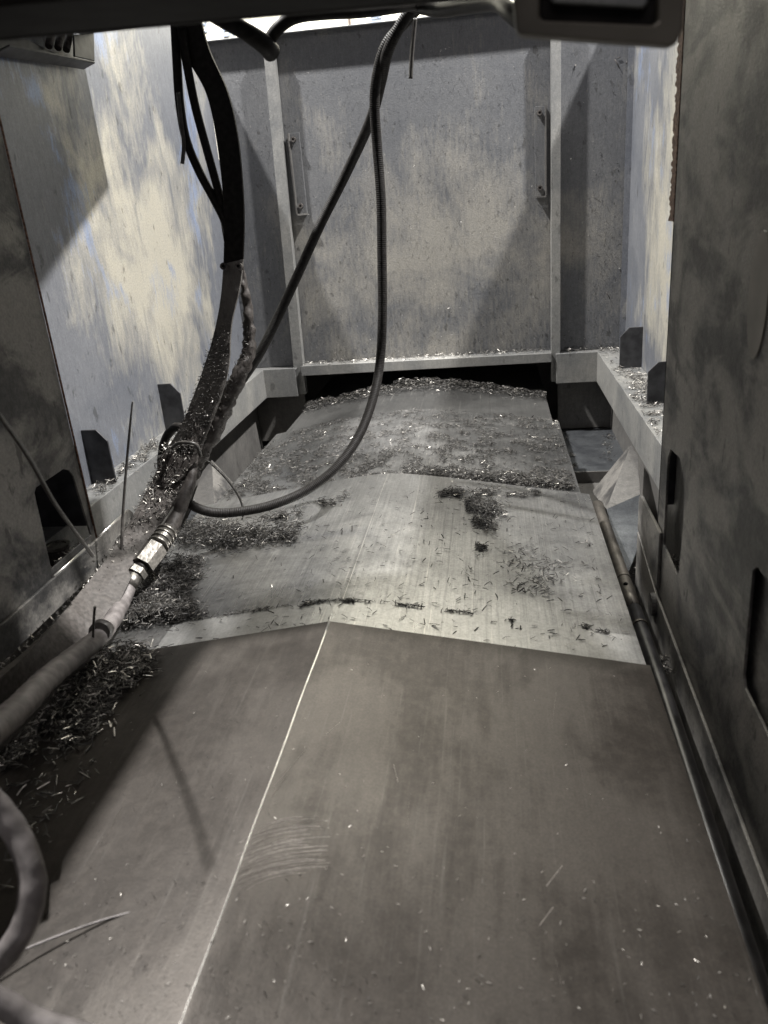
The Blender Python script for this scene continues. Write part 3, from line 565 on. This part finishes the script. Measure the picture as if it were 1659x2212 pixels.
def chips(name, pts_, label, size=(.004, .0125), seed=1, up=.25, mixw=(.5, .35, .15), nrm=None, parent=None):
    rr = np.random.RandomState(seed); V = []; Fc = []; MI = []
    pts = [p for i, p in enumerate(pts_) if len(pts_) < 600 or i % 20 < 19]
    for p in pts:
        L_ = rr.uniform(*size); w = L_ * rr.uniform(.11, .20); t = w * .35
        a = rr.uniform(0, 2 * math.pi); el = rr.normal(0, up); d = np.array([math.cos(a) * math.cos(el), math.sin(a) * math.cos(el), math.sin(el)])
        s = _n(np.cross(d, (rr.normal(0, .4), rr.normal(0, .4), 1))); n_ = np.cross(s, d); bend = rr.uniform(.0, .07 if rr.random() < .7 else .3) * L_
        c = np.array(p) + np.array([0, 0, t + abs(d[2]) * L_ * .4]); base = len(V)
        for q in (-1, -.33, .33, 1):
            m_ = c + d * q * L_ / 2 + n_ * bend * (1 - q * q) * .6; ww = w * (1 if abs(q) < .5 else .7)
            V += [m_ + s * ww / 2, m_ - s * ww / 2, m_ + n_ * t]
        for q in range(3):
            k = base + q * 3
            for e in range(3): e2 = (e + 1) % 3; Fc.append((k + e, k + e2, k + 3 + e2, k + 3 + e))
        Fc += [(base, base + 2, base + 1), (base + 9, base + 10, base + 11)]
        mi = rr.choice(3, p=mixw); MI += [mi] * 11
    me = bpy.data.meshes.new(name); me.from_pydata([tuple(v) for v in V], [], Fc); o = link(name, me, CHIP, parent)
    me.polygons.foreach_set('material_index', MI); o['kind'] = 'stuff'
    if parent is None: tag(o, label, 'metal chips')
    return o
c1, c2, c3, c0_ = on_cover(1), on_cover(2), on_cover(3), on_cover(0)
# rearmost crest
P = [(660, 870), (700, 838), (780, 815), (870, 800), (960, 795), (1050, 800), (1120, 812), (1175, 828), (1178, 836), (1100, 822), (1010, 826), (930, 822), (840, 836), (760, 845), (690, 862)]
rp = random.Random(2); pts = []
for _ in range(4600):
    x = XRG + rp.uniform(-1, 1) * .395; y = 2.535 + rp.gauss(0, .026) ; hh = .046 * max(0, 1 - abs(y - 2.54) / .075) * (1 - .45 * abs(x - XRG) / .4) * (.75 + .5 * noise.noise(Vector((x * 22, 0, 1))))
    pts.append((x, y, zc(3, x) + .001 + max(0, hh) * rp.random() ** .7))
chips('metal_chips', pts, 'ridge of loose metal chips on the rearmost plate under the ledge', seed=2, mixw=(.50, .47, .03))
# third plate
P3 = [(500, 1045), (560, 975), (640, 930), (740, 905), (830, 893), (900, 884), (1000, 893), (1100, 898), (1204, 908), (1246, 1066), (1150, 1056), (1000, 1048), (900, 1036), (800, 1040), (700, 1060), (600, 1080), (480, 1082)]
pts = sample(P3, 10500, c2, nz=1, nscale=24, thr=.0, height=.003, seed=3, feather=0) + sample(P3, 1500, c2, seed=31, feather=0)
P3b = [(720, 1046), (800, 1030), (900, 1024), (980, 1020), (1100, 1025), (1200, 1035), (1243, 1050), (1248, 1066), (1150, 1057), (1000, 1049), (900, 1038), (800, 1042), (740, 1056)]
pts += sample(P3b, 5200, c2, height=.011, seed=32, feather=4)
pts += sample([(500, 1045), (540, 1000), (600, 985), (640, 1010), (600, 1050), (540, 1080), (470, 1085)], 500, c2, nz=1, nscale=30, thr=.0, seed=33)
pts += sample([(640, 925), (740, 905), (900, 886), (1100, 900), (1204, 908), (1206, 915), (1100, 907), (900, 893), (740, 914), (650, 935)], 350, c2, seed=35)
chips('metal_chips', pts, 'scattered and banked metal chips on the third plate', size=(.004, .0125), seed=3, mixw=(.66, .32, .02))
# second plate
pts = sample([(930, 1050), (960, 1045), (1080, 1052), (1180, 1060), (1240, 1068), (1235, 1080), (1130, 1085), (1080, 1075), (980, 1085), (940, 1080)], 900, c1, nz=1, nscale=30, thr=.0, height=.006, seed=4)
pts += sample([(990, 1070), (1060, 1075), (1090, 1100), (1100, 1120), (1060, 1130), (1010, 1110)], 1000, c1, height=.010, seed=41)
pts += sample([(1015, 1110), (1070, 1112), (1085, 1140), (1050, 1165), (1020, 1150)], 420, c1, height=.005, seed=42)
pts += sample([(1020, 1170), (1055, 1175), (1060, 1200), (1030, 1205)], 120, c1, height=.003, seed=43)
pts += sample([(530, 1125), (640, 1100), (750, 1060), (760, 1075), (700, 1105), (640, 1120), (600, 1135)], 1300, c1, nz=1, nscale=30, thr=.02, height=.006, seed=44)
pts += sample([(400, 1130), (450, 1122), (560, 1140), (650, 1130), (668, 1150), (650, 1180), (560, 1188), (440, 1196), (400, 1190), (360, 1200)], 5200, c1, height=.020, seed=45)
pts += sample([(330, 1210), (440, 1195), (450, 1240), (420, 1290), (430, 1330), (395, 1345), (330, 1355), (250, 1365), (270, 1300)], 4800, c1, nz=1, nscale=22, thr=-.1, height=.015, seed=46)
pts += sample([(360, 1180), (470, 1185), (540, 1195), (455, 1215), (470, 1260), (430, 1300), (455, 1335), (380, 1350), (240, 1372), (300, 1240)], 3800, c1, nz=1, nscale=16, thr=-.05, height=.006, seed=462, feather=26)
pts += sample([(330, 1310), (400, 1305), (436, 1332), (390, 1350), (260, 1362), (250, 1340)], 2400, c1, height=.018, seed=461)
pts += sample([(440, 1334), (560, 1320), (660, 1308), (760, 1297), (860, 1304), (950, 1318), (950, 1324), (860, 1310), (760, 1303), (660, 1314), (560, 1326), (440, 1341)], 170, c1, nz=1, nscale=30, thr=-.05, height=.001, seed=47)
pts += sample([(650, 1302), (690, 1300), (692, 1308), (652, 1313)], 50, c1, seed=471) + sample([(738, 1297), (770, 1298), (768, 1304), (740, 1303)], 30, c1, seed=472)
rl = random.Random(77)
for _ in range(420):
    x = rl.uniform(-.47, -.04)
    if noise.noise(Vector((x * 26, 3.3, 0))) > -.22 + .3 * rl.random(): pts.append((x, 1.020 + .002 * noise.noise(Vector((x * 40, 0, 0))) + rl.gauss(0, .0014), zc(1, x) + .0012))
pts += sample([(1235, 1350), (1275, 1352), (1285, 1360), (1238, 1358)], 26, c1, seed=473) + sample([(1288, 1360), (1318, 1365), (1312, 1374), (1290, 1370)], 24, c1, seed=474)
pts += sample([(1100, 1338), (1120, 1338), (1120, 1350), (1104, 1348)], 12, c1, seed=475)
pts += sample([(760, 1050), (1270, 1075), (1370, 1425), (1000, 1390), (700, 1360), (480, 1380)], 240, c1, seed=48)
pts += sample([(1030, 1180), (1280, 1150), (1330, 1300), (1100, 1300)], 320, c1, nz=1, nscale=16, thr=.1, seed=49)
pts += sample([(760, 1050), (1270, 1075), (1370, 1425), (1000, 1390), (700, 1360), (420, 1390), (470, 1230), (700, 1130)], 500, c1, seed=491, feather=0)[:260]
chips('metal_chips', pts, 'dark clumps and single metal chips on the shiny second plate', seed=4, mixw=(.70, .27, .03))
# nearest plate
Hp = [(100, 1470), (200, 1430), (270, 1400), (325, 1405), (330, 1440), (300, 1490), (230, 1540), (150, 1570), (60, 1620), (0, 1660), (-20, 1560)]
pts = sample(Hp, 3600, c0_, height=.016, seed=5) + sample([(230, 1400), (325, 1402), (330, 1470), (200, 1560), (90, 1580)], 1300, c0_, height=.022, seed=51)
pts += sample([(60, 1500), (240, 1390), (350, 1395), (340, 1470), (270, 1550), (180, 1620), (60, 1700), (-20, 1740), (-20, 1560)], 3600, c0_, nz=1, nscale=15, thr=-.05, height=.007, seed=522, feather=30)
pts += sample([(0, 1640), (150, 1580), (330, 1470), (360, 1420), (200, 1700), (60, 1900), (0, 1950)], 160, c0_, seed=52)
chips('metal_chips', pts, 'matted heap of grey metal chips on the left of the nearest plate', size=(.005, .016), seed=5, mixw=(.30, .52, .18))
pts = sample([(350, 1420), (1400, 1450), (1650, 2180), (0, 2212), (100, 1750)], 700, c0_, seed=53, feather=0)
pts2 = sample([(60, 1900), (1560, 1900), (1650, 2212), (0, 2212)], 240, c0_, seed=54, feather=0)
chips('metal_chips', pts2, 'larger pale metal specks near the lens at the bottom of the nearest plate', size=(.002, .0045), seed=21, mixw=(.10, .60, .30))
chips('metal_chips', pts, 'sparse tiny metal specks over the nearest plate', size=(.0010, .0034), seed=6, mixw=(.30, .45, .25))
# shelves and ledge
pts = sample([(262, 1000), (345, 930), (350, 975), (240, 1060), (205, 1082), (190, 1060)], 900, flat(ZS + .001), nz=1, nscale=30, thr=-.12, height=.008, seed=6)
pts += [p for p in sample([(540, 760), (665, 745), (665, 790), (577, 796)], 500, flat(ZS + .001), height=.014, seed=61) if p[0] < -.655 and p[1] < YB]
chips('metal_chips', [p for p in pts if XL < p[0] < -.655], 'metal chips lying on the left shelf against the pale wall', seed=7, mixw=(.45, .30, .25))
pts = sample([(1290, 760), (1440, 800), (1430, 960), (1415, 950), (1340, 840)], 1500, flat(ZS + .001), nz=1, nscale=30, thr=-.10, height=.004, seed=7)
pts += sample([(1215, 742), (1345, 735), (1345, 770), (1215, 765)], 700, flat(ZS + .001), height=.010, seed=71)
chips('metal_chips', [p for p in pts if .22 < p[0] < XR and p[1] < YB and p[0] > (.335 if p[1] < YB - .05 else .22)], 'metal chips scattered on the right shelf', seed=8, mixw=(.40, .35, .25))
pts = [(rnd.uniform(-.63, .18), YB - rnd.random() ** 1.6 * .055, -.492 + rnd.random() * .006) for _ in range(1100)]
chips('metal_chips', pts, 'thin line of metal chips on the centre ledge', seed=9, mixw=(.35, .35, .30))
# chute floor and right gaps
pts = [(rnd.uniform(.24, .42), rnd.uniform(.9, 1.62), -.798 + rnd.random() * .05) for _ in range(2600)]
chips('metal_chips', pts, 'metal chips fallen into the right chute beside the pipe', seed=10, mixw=(.40, .40, .20))
pts = sample([(1395, 1415), (1440, 1410), (1452, 1450), (1420, 1478), (1405, 1460)], 260, lambda u, v: atX(u, v, .243), seed=11)
pts += sample([(1430, 1190), (1462, 1200), (1468, 1235), (1440, 1215)], 160, lambda u, v: atX(u, v, .275), seed=12)
chips('metal_chips', pts, 'tangle of metal chips at the foot of the right front panel', seed=11, mixw=(.45, .40, .15))
pts = sample([(108, 1240), (115, 1215), (165, 1175), (192, 1170), (196, 1190), (150, 1225)], 420, lambda u, v: atX(u, v, -.715), seed=13)
chips('metal_chips', pts, 'metal chips packed at the foot of the left panel cut-out', seed=12, mixw=(.45, .40, .15))
# tray patch of chips
pts = [p for p in sample([(1300, 925), (1335, 925), (1330, 1000), (1295, 990)], 160, flat(-.764), seed=14)] + sample([(1215, 935), (1228, 940), (1250, 1015), (1236, 1018)], 120, flat(-.764), seed=15)
chips('metal_chips', pts, 'chips stuck on the pale chute tray at right', seed=13, mixw=(.8, .15, .05))
# chips caked on the bundle and band
def on_path(ys, Lq, Rq):
    A, B = smoothpath(along(Lq, ys), 8), smoothpath(along(Rq, ys), 8); return A, B
A, B = on_path(Yb_, Lp, Rp); rr = random.Random(5); pts = []
for _ in range(6500):
    t = rr.random() ** .8; i = int((.42 + .58 * t) * (len(A) - 1)); p = A[i] + (B[i] - A[i]) * rr.random(); lo = i / len(A) > .62; pts.append((p[0], p[1] - (.0165 if lo else .008), p[2] + (.009 if lo else .004)))
pts_b = []
for _ in range(1500):
    i = int((.62 + .38 * rr.random()) * (len(A) - 1)); p = A[i] + (B[i] - A[i]) * rr.random(); pts_b.append((p[0], p[1] - .018, p[2] + .010))
chips('metal_chips', pts_b, 'pale loose metal chips on the bottom stretch of the flat band', size=(.004, .012), seed=24, mixw=(.2, .45, .35), up=.5)
chips('metal_chips', pts, 'fine metal chips caked along the flat band', size=(.002, .0085), seed=14, mixw=(.35, .57, .08), up=.5)
pts = []
for nm, a0, n_ in (('bundle_wrap', 0, 5200), ('hose', 0, 1200)):
    path, rad = o_path[nm]
    for _ in range(n_):
        i = rr.randrange(int(len(path) * (.25 if nm == 'hose' else 0)), len(path)); d = _n([rr.gauss(0, 1), -abs(rr.gauss(0, 1)), rr.gauss(0, 1)]); pts.append(tuple(path[i] + d * (rad[i] + .001)))
chips('metal_chips', pts, 'metal chips matted over the wrapped bundle and rough hose', size=(.003, .008), seed=15, mixw=(.6, .37, .03), up=.8)
# specks stuck to the back and left walls
pts = []
for _ in range(5200):
    z = -.49 + .95 * rr.random() ** 1.9; pts.append((rr.uniform(-.83, .41), YB - .001, z))
chips('metal_chips', [p for p in pts if not (-.66 < p[0] < -.60 or .18 < p[0] < .22)], 'tiny dark chips stuck to the back wall', size=(.0016, .0075), seed=16, up=1.1, mixw=(.72, .24, .04))
